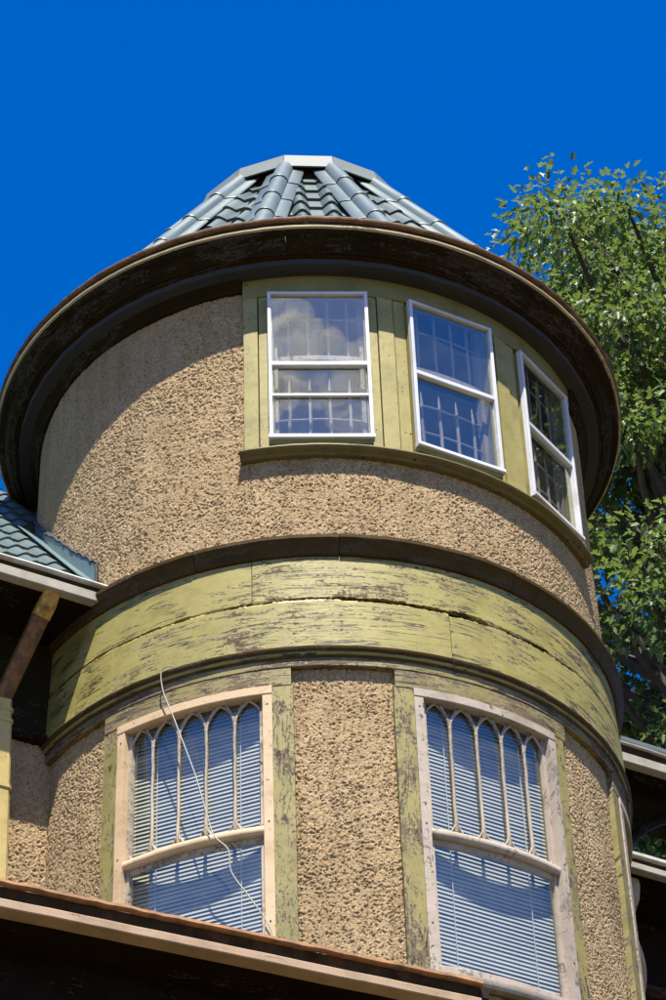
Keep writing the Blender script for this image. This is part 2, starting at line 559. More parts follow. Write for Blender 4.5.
def stucco_cyl(name, p0, p1, z0, z1, r, parent, seed, res=0.0046):
    nu = int(abs(p1 - p0) * pi / 180 * r / res) + 1
    nv = int((z1 - z0) / res) + 1
    ph = np.radians(np.linspace(p0, p1, nu))
    zz = np.linspace(z0, z1, nv)
    U, Z = np.meshgrid(ph * r, zz, indexing='ij')
    h, pit = rough(U + 20, Z + 3, seed)
    A = U / r
    V = np.stack([(r + h) * np.sin(A), -(r + h) * np.cos(A), Z], -1).reshape(-1, 3)
    PC = np.stack([U, Z, U * 0], -1).reshape(-1, 3) + np.array([seed * 3.3, 0, 0])
    i, j = np.meshgrid(np.arange(nu - 1), np.arange(nv - 1), indexing='ij')
    a = (i * nv + j).ravel()
    F = np.stack([a, a + nv, a + nv + 1, a + 1], -1)
    me = np_mesh(name, V, F, PC, None, True)
    return link(name, me, M_STUCCO, parent)

def stucco_flat(name, s0, s1, z0, z1, t, parent, seed, res=0.0054):
    nu = int((s1 - s0) / res) + 1
    nv = int((z1 - z0) / res) + 1
    S, Z = np.meshgrid(np.linspace(s0, s1, nu), np.linspace(z0, z1, nv), indexing='ij')
    h, pit = rough(S + 20, Z + 3, seed)
    T = t + h
    e, n = np.array(E_), np.array(N_)
    V = (S[..., None] * e + T[..., None] * n + Z[..., None] * np.array([0, 0, 1.0])).reshape(-1, 3)
    PC = np.stack([S, Z, S * 0], -1).reshape(-1, 3) + np.array([seed * 3.3, 0, 0])
    i, j = np.meshgrid(np.arange(nu - 1), np.arange(nv - 1), indexing='ij')
    a = (i * nv + j).ravel()
    F = np.stack([a, a + nv, a + nv + 1, a + 1], -1)
    me = np_mesh(name, V, F, PC, None, True)
    return link(name, me, M_STUCCO, parent)

# ------------------------------------------------------------------ ground
gm = np_mesh('ground', [(-3000, -3000, 0), (3000, -3000, 0), (3000, 3000, 0), (-3000, 3000, 0)], [(0, 1, 2, 3)], smooth=False)
props(link('ground', gm, M_GRASS), kind='structure')

# ------------------------------------------------------------------ the tower
turret = empty('turret')
props(turret, 'round stucco turret with green painted bands, bent windows and a faceted metal roof', 'turret')

# walls: roughcast where it shows, plain drum behind
RW = 1.80
stucco_cyl('upper_wall', -96, -11.0, 10.93, 13.02, RW, turret, 21)
stucco_cyl('apron_wall', -11.0, 96, 10.93, 11.62, RW, turret, 33)
stucco_cyl('wall_panel', -66, -39.6, 8.3, 10.06, RW, turret, 41)
stucco_cyl('wall_panel', -4.6, 13.8, 7.95, 10.06, RW, turret, 52)
stucco_cyl('wall_panel', 47.9, 67.2, 7.7, 10.06, RW, turret, 63)
sweep('rear_wall', [(1.60, 6.9), (1.79, 6.9), (1.79, 13.0), (1.60, 13.0)], 96, 264, M_STUCCO, turret)
sweep('base_wall', [(1.60, 0.0), (1.792, 0.0), (1.792, 7.72), (1.60, 7.72)], 0, 360, M_STUCCO, turret)
# inner lining behind the trim, so that no daylight leaks in between the boards
for a0, a1 in ((-97, -36.0), (-9.0, 18.0), (44.5, 71.5)):
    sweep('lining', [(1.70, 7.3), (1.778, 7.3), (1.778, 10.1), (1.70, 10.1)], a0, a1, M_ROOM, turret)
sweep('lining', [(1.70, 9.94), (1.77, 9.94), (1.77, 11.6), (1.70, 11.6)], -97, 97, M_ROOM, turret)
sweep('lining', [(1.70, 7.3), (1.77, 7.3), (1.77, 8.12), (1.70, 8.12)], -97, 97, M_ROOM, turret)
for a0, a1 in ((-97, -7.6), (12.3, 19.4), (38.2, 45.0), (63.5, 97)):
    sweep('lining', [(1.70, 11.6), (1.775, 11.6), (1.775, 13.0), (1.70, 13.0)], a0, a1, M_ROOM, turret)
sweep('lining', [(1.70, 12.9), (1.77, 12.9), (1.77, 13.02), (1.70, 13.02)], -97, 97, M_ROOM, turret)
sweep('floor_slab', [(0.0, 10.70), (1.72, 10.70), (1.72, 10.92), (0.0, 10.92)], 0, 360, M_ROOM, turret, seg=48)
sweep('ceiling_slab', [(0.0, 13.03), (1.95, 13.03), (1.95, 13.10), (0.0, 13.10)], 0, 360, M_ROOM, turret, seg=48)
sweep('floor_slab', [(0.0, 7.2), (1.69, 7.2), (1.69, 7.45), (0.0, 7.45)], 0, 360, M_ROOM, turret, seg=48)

# --- cornice under the roof
lengths('gutter_rim', [(2.085, 13.246), (2.108, 13.246), (2.117, 13.252), (2.120, 13.264), (2.114, 13.275), (2.102, 13.272), (2.085, 13.258)], -180, 180, (-150, -95, -41, 9, 52, 100, 150), M_RUST, turret, wob=0.0022)
sweep('gutter', [(2.03, 13.206), (2.082, 13.206), (2.086, 13.216), (2.094, 13.24), (2.08, 13.246), (2.03, 13.244)], 0, 360, M_GUT, turret, seg=240)
lengths('cream_fillet', [(2.06, 13.186), (2.104, 13.186), (2.110, 13.190), (2.111, 13.202), (2.104, 13.206), (2.06, 13.206)], -180, 180, (-140, -80, -24, 33, 75, 130), M_CREAM, turret, wob=0.0012)
lengths('crown_moulding', [(1.95, 13.085), (1.985, 13.085), (1.995, 13.100), (2.018, 13.108), (2.034, 13.125), (2.048, 13.152), (2.084, 13.160), (2.096, 13.187), (1.95, 13.187)], -180, 180, (-150, -100, -52, -3, 44, 88, 140), M_CORNICE, turret)
lengths('soffit', [(1.80, 13.060), (1.968, 13.072), (1.968, 13.10), (1.80, 13.10)], -180, 180, (-155, -118, -77, -33, 21, 61, 110, 150), M_SOFFIT, turret)
sweep('bed_moulding', [(1.79, 12.965), (1.822, 12.965), (1.830, 12.975), (1.832, 12.995), (1.848, 13.008), (1.872, 13.028), (1.884, 13.046), (1.884, 13.062), (1.79, 13.058)],
      -97, -12.2, M_CORNICE, turret, seg=110, wob=0.001)
sweep('bed_moulding', [(1.79, 12.965), (1.822, 12.965), (1.832, 12.995), (1.872, 13.028), (1.884, 13.046), (1.884, 13.062), (1.79, 13.058)], 67.3, 96.95, M_CORNICE, turret, seg=30)
sweep('bed_moulding', [(1.79, 12.965), (1.822, 12.965), (1.884, 13.046), (1.884, 13.062), (1.79, 13.058)], 97, 263, M_CORNICE, turret, seg=60)

# --- upper storey: green boards and sill
sweep('head_board', rect(1.775, 1.840, 12.885, 13.052), -12.0, 67.2, M_UHEAD, turret, wob=0.0006)
def upper_boards(name, lo, hi, r, z0=11.615, z1=12.887):
    return sweep(name, rect(1.775, r, z0, z1, 0.003), lo, hi, M_UPOST, turret, seg=max(3, int((hi - lo) * 1.2)))
for c in (15.55, 41.55):
    upper_boards('mullion_board', c - 1.52, c + 1.52, 1.836)
    upper_boards('window_stop', c - 4.0, c - 1.74, 1.828)
    upper_boards('window_stop', c + 1.74, c + 4.0, 1.828)
upper_boards('mullion_board', -11.9, -9.2, 1.836)
upper_boards('window_stop', -8.98, -6.2, 1.828)
upper_boards('window_stop', 63.2, 64.85, 1.828)
upper_boards('mullion_board', 65.0, 67.2, 1.834)
stucco_cyl('upper_wall', 66.6, 96, 11.60, 13.02, RW, turret, 84)
sweep('sill', [(1.78, 11.562), (1.836, 11.562), (1.844, 11.568), (1.846, 11.580), (1.862, 11.585), (1.876, 11.592), (1.882, 11.604), (1.880, 11.614), (1.85, 11.628), (1.78, 11.634)],
      -12.7, 67.8, M_SILL, turret, seg=120, wob=0.0008)

# --- belt course
lengths('belt_moulding', [(1.775, 10.800), (1.850, 10.800), (1.858, 10.808), (1.862, 10.832), (1.872, 10.852), (1.884, 10.868), (1.891, 10.886), (1.899, 10.892), (1.900, 10.914), (1.890, 10.922), (1.80, 10.968), (1.775, 10.968)], -97, 97, (-52, -21, 4.7, 38, 66), M_MOULD, turret, wob=0.0012)
sweep('belt_moulding', [(1.775, 10.775), (1.846, 10.775), (1.907, 10.893), (1.907, 10.918), (1.80, 10.975), (1.775, 10.975)], 97.05, 262.95, M_MOULD, turret, seg=80)
def band_board(p0, p1, za, zb, r0, r1, ja=0.0, jb=0.0):
    prof = [(1.80, za), (r0 - 0.004, za), (r0, za + 0.005), ((r0 + r1) / 2, (za + zb) / 2), (r1, zb - 0.005), (r1 - 0.004, zb), (1.80, zb)]
    jag = {}
    if ja: jag.update({0: 0, 1: ja, 2: ja * 0.9})
    if jb: jag.update({4: jb, 5: jb * 0.9})
    return sweep('band_board', prof, p0, p1, M_BAND, turret, seg=int(abs(p1 - p0) * 3), jag=jag, smooth=9)
band_board(-97, -10.85, 10.492, 10.80, 1.846, 1.838, 0.0055, 0)
band_board(-10.70, 97, 10.496, 10.80, 1.848, 1.838, 0.0085, 0)
band_board(-97, 24.0, 10.10, 10.474, 1.860, 1.850, 0, 0.0060)
band_board(24.12, 97, 10.10, 10.470, 1.860, 1.850, 0, 0.0085)
sweep('band_backing', [(1.775, 10.10), (1.822, 10.10), (1.822, 10.79), (1.775, 10.79)], -97, 97, M_DARKW, turret)
sweep('band_backing', [(1.775, 10.10), (1.842, 10.10), (1.842, 10.779), (1.775, 10.779)], 97.05, 262.95, M_BAND, turret)
lengths('drip_moulding', [(1.775, 10.085), (1.842, 10.085), (1.846, 10.094), (1.853, 10.112), (1.866, 10.120), (1.873, 10.130), (1.874, 10.146), (1.866, 10.153), (1.855, 10.156), (1.775, 10.156)], -97, 97, (-44, -16, 24, 57), M_MOULD, turret, wob=0.0009)
sweep('drip_moulding', [(1.775, 10.085), (1.842, 10.085), (1.874, 10.146), (1.775, 10.156)], 97.05, 262.95, M_MOULD, turret, seg=80)

# --- lower storey: head rail, boards over windows, posts
sweep('head_rail', rect(1.775, 1.842, 10.032, 10.088), -97, 97, M_HEAD, turret, seg=170, wob=0.0006)
LW = [(-36.8, -7.57), (16.7, 45.75), (70.2, 99.3)]
for a, b in LW:
    sweep('head_board', rect(1.775, 1.838, 9.915, 10.034), a - 3.3 + 0.1, min(b + 3.3, 97), M_HEAD, turret, seg=40)
for a, b in ((-40.2, -36.75), (-7.62, -4.0), (13.2, 16.75), (45.7, 48.4), (66.6, 70.25)):
    sweep('post', rect(1.775, 1.835, 7.4, 9.918), a, b, M_POST, turret, seg=6)

# ------------------------------------------------------------------ bent lower windows
def lower_window(a, b, mframe, mrail, zb):
    c = (a + b) / 2
    fw = 1.62                                    # frame width in degrees
    w = sweep('window', rect(1.78, 1.846, 9.865, 9.922, 0.005), a, b, mframe, turret, seg=26)   # head of the frame
    for x0, x1 in ((a, a + fw), (b - fw, b)):
        sweep('frame_stile', rect(1.78, 1.843, zb, 9.866, 0.005), x0, x1, mframe, w, seg=4)
        inner = (x1, x1 + 0.75) if x0 == a else (x0 - 0.75, x0)
        sweep('sash_stile', rect(1.775, 1.806, zb, 9.866, 0.003), inner[0], inner[1], mrail, w, seg=2)
    for q in (9.80, 9.05, 8.45):
        for x in (a + fw * 0.5, b - fw * 0.5):
            p = cp(x, 1.843, q)
            d = cp(x, 1, 0)
            tubes('nail', [([p - d * 0.003, p + d * 0.002], [0.0065, 0.005])], M_GUT, w)
    sweep('meeting_rail', [(1.776, 8.985), (1.826, 8.985), (1.834, 8.992), (1.838, 9.008), (1.834, 9.028), (1.826, 9.036), (1.776, 9.040)], a + fw, b - fw, mframe if mframe is M_TAN else mrail, w, seg=30, wob=0.0006)
    sweep('sash_rail', rect(1.772, 1.80, 8.952, 8.986, 0.003), a + fw, b - fw, mrail, w, seg=30, wob=0.001)
    sweep('bottom_rail', rect(1.775, 1.83, zb, zb + 0.05, 0.005), a + fw, b - fw, mframe, w, seg=30)
    sweep('sill', [(1.76, zb - 0.06), (1.89, zb - 0.075), (1.90, zb - 0.06), (1.90, zb - 0.03), (1.76, zb + 0.002)], a - 1, b + 1, mrail, w, seg=30)
    # tracery of five lancets
    g0, g1 = a + fw, b - fw
    pit = (g1 - g0) / 5
    R = 1.799
    def P(x, z): return cp(x, R, z)
    for k in range(6):
        x = g0 + pit * k
        path = []
        if 0 < k < 5:
            pts = [P(x + random.gauss(0, 0.05), z) for z in np.linspace(9.055, 9.76, 9)]
            path.append((pts, [0.012, 0.0105, 0.0092, 0.009, 0.0088, 0.009, 0.0092, 0.010, 0.012]))
        for sg in (-1, 1):
            if (k == 0 and sg < 0) or (k == 5 and sg > 0):
                continue
            cur = []
            for i in range(9):
                u = i / 8
                th = u * pi / 3
                cur.append(P(x + sg * pit * (1 - cos(th)), 9.70 + 0.165 * sin(th) / 0.866))
            path.append((cur, [0.0078] * 9))
            foot = [P(x + sg * pit * 0.20 * (1 - i / 5) ** 2, 9.052 + 0.085 * i / 5) for i in range(6)]
            path.append((foot, [0.0072] * 6))
            if 0 < k < 5:
                cur = []
                for i in range(5):
                    u = i / 4
                    cur.append(P(x + sg * pit * (0.02 + 0.26 * u), 9.77 + 0.085 * u))
                path.append((cur, [0.0065] * 5))
        if 0 < k < 5:
            tubes('tracery_bar', path, M_TRACE, w, 6)
        else:
            for pth in path:
                tubes('tracery_bar', [pth], M_TRACE, w, 6)
    pane = lambda z0, z1, rr: sweep('pane', [(rr, z1), (rr, z0)], g0 - 0.3, g1 + 0.3, M_GLASS, w, seg=30, closed=False)
    pane(9.0, 9.87, 1.783)
    pane(zb + 0.02, 8.97, 1.79)
    # venetian blind, straight across the bay
    n = cp(c, 1, 0)
    tt = Vector((-n.y, n.x, 0))
    d, hw = 1.70, 0.40
    V, F = [], []
    z = zb + 0.03
    i = 0
    while z < 9.90:
        tilt = rad(63 + random.gauss(0, 2.2))
        dv = Vector((0, 0, sin(tilt) * 0.0134)) - n * cos(tilt) * 0.0134
        sag = random.gauss(0, 0.0012)
        sk = random.gauss(0, 0.0014)
        b0 = len(V)
        for j in range(5):
            u = -1 + j * 0.5
            m = n * d + tt * hw * u + Vector((0, 0, z + sag * u + sk * u * 0.5))
            V += [m + dv, m + n * 0.0022 + Vector((0, 0, 0.001)), m - dv]
        for j in range(4):
            q = b0 + j * 3
            F += [(q, q + 1, q + 4, q + 3), (q + 1, q + 2, q + 5, q + 4)]
        z += 0.0248
        i += 1
    me = np_mesh('blind', np.array([tuple(v) for v in V]), F, None, None, True)
    bl = link('blind', me, M_BLIND, w)
    bl['kind'] = 'stuff'
    cords = [([n * (d + 0.018) + tt * hw * u + Vector((0, 0, zb + 0.02)), n * (d + 0.018) + tt * hw * u + Vector((0, 0, 9.9))], [0.003, 0.003]) for u in (-0.62, 0.62)]
    tubes('blind_cord', cords, M_BLIND, w, 4)
    return w
w1 = lower_window(LW[0][0], LW[0][1], M_TAN, M_TRACE, 7.95)
w1['label'] = 'bent window in tan frame, pointed tracery above'
w2 = lower_window(LW[1][0], LW[1][1], M_GREYW, M_GREYW, 8.17)
w2['label'] = 'bent window in weathered grey frame, pointed tracery above'
lower_window(LW[2][0], 96.5, M_GREYW, M_GREYW, 8.17)
sweep('apron_board', rect(1.775, 1.835, 7.4, 8.10), 16.75, 45.7, M_HEAD, turret, seg=20)

# ------------------------------------------------------------------ flat storm windows above
def upper_window(c, d, hw, z0, z1, extra_rail):
    n = cp(c, 1, 0)
    tt = Vector((-n.y, n.x, 0))
    def fn(w, u, v): return n * u + tt * w + Vector((0, 0, v))
    fb = 0.022
    win = prism('window', [(d - 0.034, z1 - fb), (d - 0.004, z1 - fb), (d, z1 - fb + 0.004), (d, z1 - 0.004), (d - 0.004, z1), (d - 0.034, z1)], fn, -hw, hw, M_WHITE, turret)
    bot = prism('frame_rail', [(d - 0.034, z0), (d + 0.004, z0), (d + 0.008, z0 + 0.006), (d + 0.006, z0 + 0.028), (d, z0 + 0.034), (d - 0.034, z0 + 0.034)], fn, -hw - 0.003, hw + 0.003, M_WHITE, win)
    def stile(name, x0, x1, dz0, dz1, u0, u1):
        def f2(w, u, v): return n * u + tt * v + Vector((0, 0, w))
        return prism(name, [(u0, x0), (u1 - 0.003, x0), (u1, x0 + 0.003), (u1, x1 - 0.003), (u1 - 0.003, x1), (u0, x1)], f2, dz0, dz1, M_WHITE, win)
    stile('frame_stile', -hw, -hw + fb, z0 + 0.034, z1 - fb, d - 0.034, d - 0.001)
    stile('frame_stile', hw - fb, hw, z0 + 0.034, z1 - fb, d - 0.034, d - 0.001)
    zr = z0 + (z1 - z0) * 0.505
    prism('meeting_rail', [(d - 0.04, zr - 0.018), (d - 0.012, zr - 0.018), (d - 0.008, zr - 0.012), (d - 0.008, zr + 0.014), (d - 0.012, zr + 0.018), (d - 0.04, zr + 0.018)], fn, -hw + fb, hw - fb, M_WHITE, win)
    if extra_rail:
        prism('screen_rail', rect(d - 0.034, d - 0.014, extra_rail - 0.009, extra_rail + 0.009, 0.002), fn, -hw + fb, hw - fb, M_WHITE, win)
    for x0, x1 in ((-hw + 0.005, -hw + 0.03), (hw - 0.03, hw - 0.005)):
        prism('casing_stile', [(1.73, x0), (d - 0.035, x0), (d - 0.035, x1), (1.73, x1)], lambda w, u, v: n * u + tt * v + Vector((0, 0, w)), z0, z1 - 0.004, M_UPOST, win)
    # casing that fills the wedge between flat frame and round wall
    prism('casing', [(1.74, z0 - 0.03), (d - 0.02, z0 - 0.03), (d - 0.012, z0 - 0.001), (1.74, z0 - 0.001)], fn, -hw + 0.006, hw - 0.006, M_UHEAD, win)
    for u0, z0g, z1g in ((d - 0.022, zr, z1 - 0.02), (d - 0.034, z0 + 0.02, zr)):
        V = [fn(-hw + 0.02, u0, z0g), fn(hw - 0.02, u0, z0g), fn(hw - 0.02, u0, z1g), fn(-hw + 0.02, u0, z1g)]
        pv = np.array([(x, z, c * 0.37) for x, z in ((-hw, z0g), (hw, z0g), (hw, z1g), (-hw, z1g))])
        link('pane', np_mesh('pane', np.array([tuple(v) for v in V]), [(0, 1, 2, 3)], pv, None, False), M_GLASS2, win)
    # the old bent sash with its leaded lights behind the storm window
    hp = math.degrees(math.asin(min(1, (hw - 0.02) / 1.78)))
    Rr = 1.755
    sweep('sash_rail', rect(1.735, 1.785, 12.365, 12.41, 0.004), c - hp, c + hp, M_LEAD, win, seg=16)
    sweep('sash_rail', rect(1.735, 1.785, 11.62, 11.69, 0.004), c - hp, c + hp, M_LEAD, win, seg=16)
    for sgn in (-1, 1):
        x = c + sgn * (hp - 0.7)
        sweep('sash_stile', rect(1.735, 1.785, 11.69, 12.90, 0.004), x - 0.6, x + 0.6, M_LEAD, win, seg=3)
    for k in range(4):
        x = c + (k - 1.5) * 3.95
        zs = np.linspace(11.69, 12.235, 7)
        tubes('lead_bar', [([cp(x + random.gauss(0, 0.05), Rr, z) for z in zs], [0.0125, 0.011, 0.012, 0.0115, 0.012, 0.010, 0.003]),
                           ([cp(x + random.gauss(0, 0.05), Rr, z) for z in np.linspace(12.42, 12.90, 5)], [0.008, 0.010, 0.0105, 0.011, 0.011])], M_LEAD, win, 6)
    hz = []
    for z in (11.91, 12.12, 12.735):
        hz.append(([cp(c + (hp - 1.2) * u, Rr, z + random.gauss(0, 0.002)) for u in np.linspace(-1, 1, 9)], [0.0075] * 9))
    tubes('lead_bar', hz, M_LEAD, win, 5)
    return win
uw = [upper_window(2.4, 1.872, 0.308, 11.66, 12.865, 12.02),
      upper_window(28.9, 1.872, 0.296, 11.665, 12.865, None),
      upper_window(54.9, 1.852, 0.280, 11.665, 12.865, None)]

# ------------------------------------------------------------------ turret roof: faceted, metal pantiles, hip caps
NF, PH0 = 15, -8.0
RB, ZB, RT, ZT = 1.985, 13.185, 0.715, 15.16
STEP = 360 / NF
roof = sweep('roof', [(RT - 0.06, ZT - 0.045), (RB - 0.05, ZB - 0.03), (RB - 0.10, ZB - 0.03), (RT - 0.10, ZT - 0.045)], PH0, PH0 + 360, M_GUT, turret, seg=NF, smooth=10)
WAVE, COURSE = 0.205, 0.292

def tile_grid(w=WAVE, L=COURSE, over=0.03):
    """one wave of a pressed metal tile: u across, v up the slope, w out"""
    us = np.linspace(-w / 2, w / 2, 11)
    h = 0.036 * np.clip(np.cos(us / w * 2 * pi), -0.25, 1) + 0.009
    V, F = [], []
    rows = ((0.0, -0.016), (0.0, 0.022), (L * 0.5, 0.011), (L + over, 0.0))
    for v, lift in rows:
        for u, hh in zip(us, h):
            V.append((u, v, (hh + lift) if lift >= 0 else hh * 0.9 + lift + 0.002))
    m = len(us)
    for i in range(len(rows) - 1):
        for j in range(m - 1):
            F.append((i * m + j, i * m + j + 1, (i + 1) * m + j + 1, (i + 1) * m + j))
    return np.array(V), F
TV, TF = tile_grid()
tile_me = np_mesh('roof_tile', TV, TF, None, 40, True)
tile_me.materials.append(M_METAL)

def clipped_tile(cu, cv, planes, name='roof_tile'):
    bm = bmesh.new()
    vs = [bm.verts.new((u + cu, v + cv, w)) for u, v, w in TV]
    for f in TF:
        bm.faces.new([vs[i] for i in f])
    for co, no in planes:
        bmesh.ops.bisect_plane(bm, geom=bm.verts[:] + bm.edges[:] + bm.faces[:], plane_co=co, plane_no=no, clear_outer=True)
    if not bm.faces:
        bm.free()
        return None
    me = bpy.data.meshes.new(name)
    bm.to_mesh(me)
    bm.free()
    at = me.attributes.new('pc', 'FLOAT_VECTOR', 'POINT')
    at.data.foreach_set('vector', np.array([v.co[:] for v in me.vertices], np.float32).ravel())
    me.polygons.foreach_set('use_smooth', np.ones(len(me.polygons), bool))
    me.set_sharp_from_angle(angle=rad(40))
    me.materials.append(M_METAL)
    return me

back_tiles = bmesh.new()
for k in range(NF):
    pm = PH0 + STEP * (k + 0.5)
    pm = (pm + 180) % 360 - 180
    hb, ht = RB * sin(rad(STEP / 2)), RT * sin(rad(STEP / 2))
    ab, at_ = RB * cos(rad(STEP / 2)), RT * cos(rad(STEP / 2))
    o = cp(pm, ab, ZB)
    top = cp(pm, at_, ZT)
    v = (top - o).normalized()
    L = (top - o).length
    u = cp(pm + 90, 1, 0)
    w = u.cross(v)
    if w.dot(cp(pm, 1, 0)) < 0:
        w = -w
        u = -u
    M = Matrix(((u.x, v.x, w.x, o.x), (u.y, v.y, w.y, o.y), (u.z, v.z, w.z, o.z), (0, 0, 0, 1)))
    nl = Vector((-L, -(hb - ht), 0)).normalized()
    nr = Vector((L, hb - ht, 0)).normalized()
    planes = [((hb, 0, 0), Vector((L, hb - ht, 0)).normalized()), ((-hb, 0, 0), Vector((-L, hb - ht, 0)).normalized()), ((0, L, 0), (0, 1, 0)), ((0, 0, 0), (0, -1, 0))]
    for i in range(9):
        v0 = i * COURSE - 0.02
        half0 = hb + (ht - hb) * max(0, v0) / L
        for j in range(-3, 3):
            cu = (j + 0.5) * WAVE
            if abs(cu) - WAVE / 2 > half0 or v0 > L:
                continue
            half1 = hb + (ht - hb) * (v0 + COURSE + 0.03) / L
            inside = abs(cu) + WAVE / 2 < half1 and v0 + COURSE + 0.03 < L and v0 > 0
            if abs(pm) < 100:
                if inside:
                    ob = link('roof_tile', tile_me, None, roof)
                    ob.matrix_local = M @ Matrix.Translation((cu, v0, 0))
                else:
                    me = clipped_tile(cu, v0, planes)
                    if me is None:
                        continue
                    ob = link('roof_tile', me, None, roof)
                    ob.matrix_local = M
            else:
                me = clipped_tile(cu, v0, planes)
                if me is None:
                    continue
                me.transform(M)
                back_tiles.from_mesh(me)
                bpy.data.meshes.remove(me)
bt = bpy.data.meshes.new('rear_tiles')
back_tiles.to_mesh(bt)
back_tiles.free()
bt.materials.append(M_METAL)
o_ = link('rear_tiles', bt, None, roof)
o_['kind'] = 'stuff'

def hip_cap_mesh(L=0.60):
    prof = [(-0.135, -0.030), (-0.130, -0.018), (-0.070, 0.002)]
    for i in range(9):
        a = pi - pi * i / 8
        prof.append((0.064 * cos(a), 0.004 + 0.058 * sin(a)))
    prof += [(0.070, 0.002), (0.130, -0.018), (0.135, -0.030)]
    rows = [(0.0, 1.03, 0.006), (0.010, 1.05, 0.008), (0.022, 1.02, 0.006), (L * 0.5, 1.0, 0.003), (L, 0.98, 0.0)]
    V, F = [], []
    for vv, sc, lift in rows:
        for x, y in prof:
            V.append((x * sc, vv, y * sc + lift))
    m = len(prof)
    for i in range(len(rows) - 1):
        for j in range(m - 1):
            F.append((i * m + j, i * m + j + 1, (i + 1) * m + j + 1, (i + 1) * m + j))
    return np_mesh('hip_cap', np.array(V), F, None, 50, True)
hip_me = hip_cap_mesh()
hip_me.materials.append(M_HIP)
for k in range(NF):
    p = PH0 + STEP * k
    b0, t0 = cp(p, RB, ZB), cp(p, RT, ZT)
    v = (t0 - b0).normalized()
    L = (t0 - b0).length
    u = cp(p + 90, 1, 0)
    w = u.cross(v)
    if w.dot(cp(p, 1, 0)) < 0:
        u = -u
        w = -w
    nseg = 4
    for i in range(nseg):
        o = b0 + v * (i * (L - 0.03) / nseg) + w * 0.055
        ob = link('hip_cap', hip_me, None, roof)
        ob.matrix_local = Matrix(((u.x, v.x, w.x, o.x), (u.y, v.y, w.y, o.y), (u.z, v.z, w.z, o.z), (0, 0, 0, 1)))

# crown band of folded sheet, one piece per facet, and the flat deck
for k in range(NF):
    p = PH0 + STEP * k
    q = p + STEP
    prof = [(0.858, 15.12), (0.812, 15.275), (0.70, 15.298), (0.69, 15.285), (0.80, 15.262), (0.846, 15.117)]
    e = 0.12
    V = [cp(p + e, r, z) for r, z in prof] + [cp(q - e, r, z) for r, z in prof]
    m = len(prof)
    F = [(j, (j + 1) % m, m + (j + 1) % m, m + j) for j in range(m)] + [tuple(range(m)), tuple(range(2 * m - 1, m - 1, -1))]
    link('crown_sheet', np_mesh('crown_sheet', np.array([tuple(x) for x in V]), F, None, None, False, recalc=True), M_CAPMET, roof)
sweep('crown_deck', [(0.0, 15.27), (0.70, 15.27), (0.70, 15.288), (0.0, 15.30)], PH0, PH0 + 360, M_CAPMET, roof, seg=NF)
sweep('crown_curb', [(0.60, 14.98), (0.775, 14.98), (0.78, 15.262), (0.60, 15.262)], PH0, PH0 + 360, M_GUT, roof, seg=NF)

# ------------------------------------------------------------------ wing on the left of the tower
wing = empty('house_wing', (0, 0, 0))
props(wing, 'stucco house wing left of the turret with metal tiled eave and downspout', 'house')
stucco_flat('wing_wall', -2.6, -1.60, 8.4, 10.17, 0.075, wing, 71)
hprism('wall_core', [(-0.25, 0), (0.055, 0), (0.055, 10.9), (-0.25, 10.9)], -6.5, -1.62, M_STUCCO, wing)
hprism('frieze_board', [(0.05, 10.20), (0.100, 10.20), (0.105, 10.205), (0.105, 10.86), (0.05, 10.86)], -6.5, -1.60, M_FRIEZE, wing)
hprism('frieze_moulding', [(0.05, 10.145), (0.115, 10.145), (0.135, 10.165), (0.135, 10.195), (0.11, 10.21), (0.05, 10.21)], -6.5, -1.60, M_DARKW, wing, seg=20, wob=0.0008)
# soffit boards, one by one
for i in range(5):
    t0 = 0.06 + i * 0.10
    hprism('soffit_board', [(t0, 10.845 + 0.002 * (i % 2)), (t0 + 0.094, 10.845 + 0.002 * (i % 2)), (t0 + 0.094, 10.87), (t0, 10.87)], -6.5, -1.62, M_DARKW, wing)
hprism('fascia_board', [(0.535, 10.855), (0.612, 10.855), (0.617, 10.860), (0.617, 10.918), (0.612, 10.923), (0.535, 10.923)], -6.5, -1.66, M_FASC, wing, seg=24, wob=0.001)
hprism('gutter', [(0.50, 10.923), (0.570, 10.923), (0.575, 10.955), (0.590, 10.985), (0.59, 10.995), (0.50, 10.995)], -6.5, -1.66, M_GUT, wing)
hprism('gutter_rim', [(0.58, 10.978), (0.612, 10.976), (0.619, 10.986), (0.615, 10.998), (0.58, 10.996)], -6.5, -1.68, M_GUTL, wing, seg=40, wob=0.0014)
SL = math.tan(rad(48))
wroof = hprism('roof', [(0.575, 10.935), (-2.6, 10.935 + (0.575 + 2.6) * SL), (-2.7, 10.935 + (0.575 + 2.6) * SL), (-2.7, 10.9), (0.50, 10.9)], -6.5, -1.66, M_FLASH, wing)
vv = Vector((0, 0, sin(rad(48)))) - N_ * cos(rad(48))
ww = E_.cross(vv)
if ww.z < 0:
    ww = -ww
uu = vv.cross(ww)
for i in range(15):
    t_row = 0.6 - i * COURSE * 0.8 * cos(rad(48))
    for j in range(-4, 9):
        s = -1.985 - WAVE * 0.9 * j
        if j < 0 and (t_row > -0.35 or s + WAVE / 2 > -math.sqrt(max(0.0, 3.30 - t_row * t_row)) + 0.12):
            continue
        o = hs(s, 0.572, 10.975) + vv * (i * COURSE * 0.8) + ww * 0.016
        ob = link('roof_tile', tile_me, None, wroof)
        ob.matrix_local = Matrix(((uu.x, vv.x, ww.x, o.x), (uu.y, vv.y, ww.y, o.y), (uu.z, vv.z, ww.z, o.z), (0, 0, 0, 1))) @ Matrix.Diagonal((0.9, 0.8, 0.72, 1))
# the rest of that roof, out of the picture
hprism('roof_sheet', [(0.60, 10.995), (-2.6, 10.995 + 3.2 * SL), (-2.6, 10.97 + 3.2 * SL), (0.60, 10.97)], -6.5, -3.55, M_METAL, wroof)
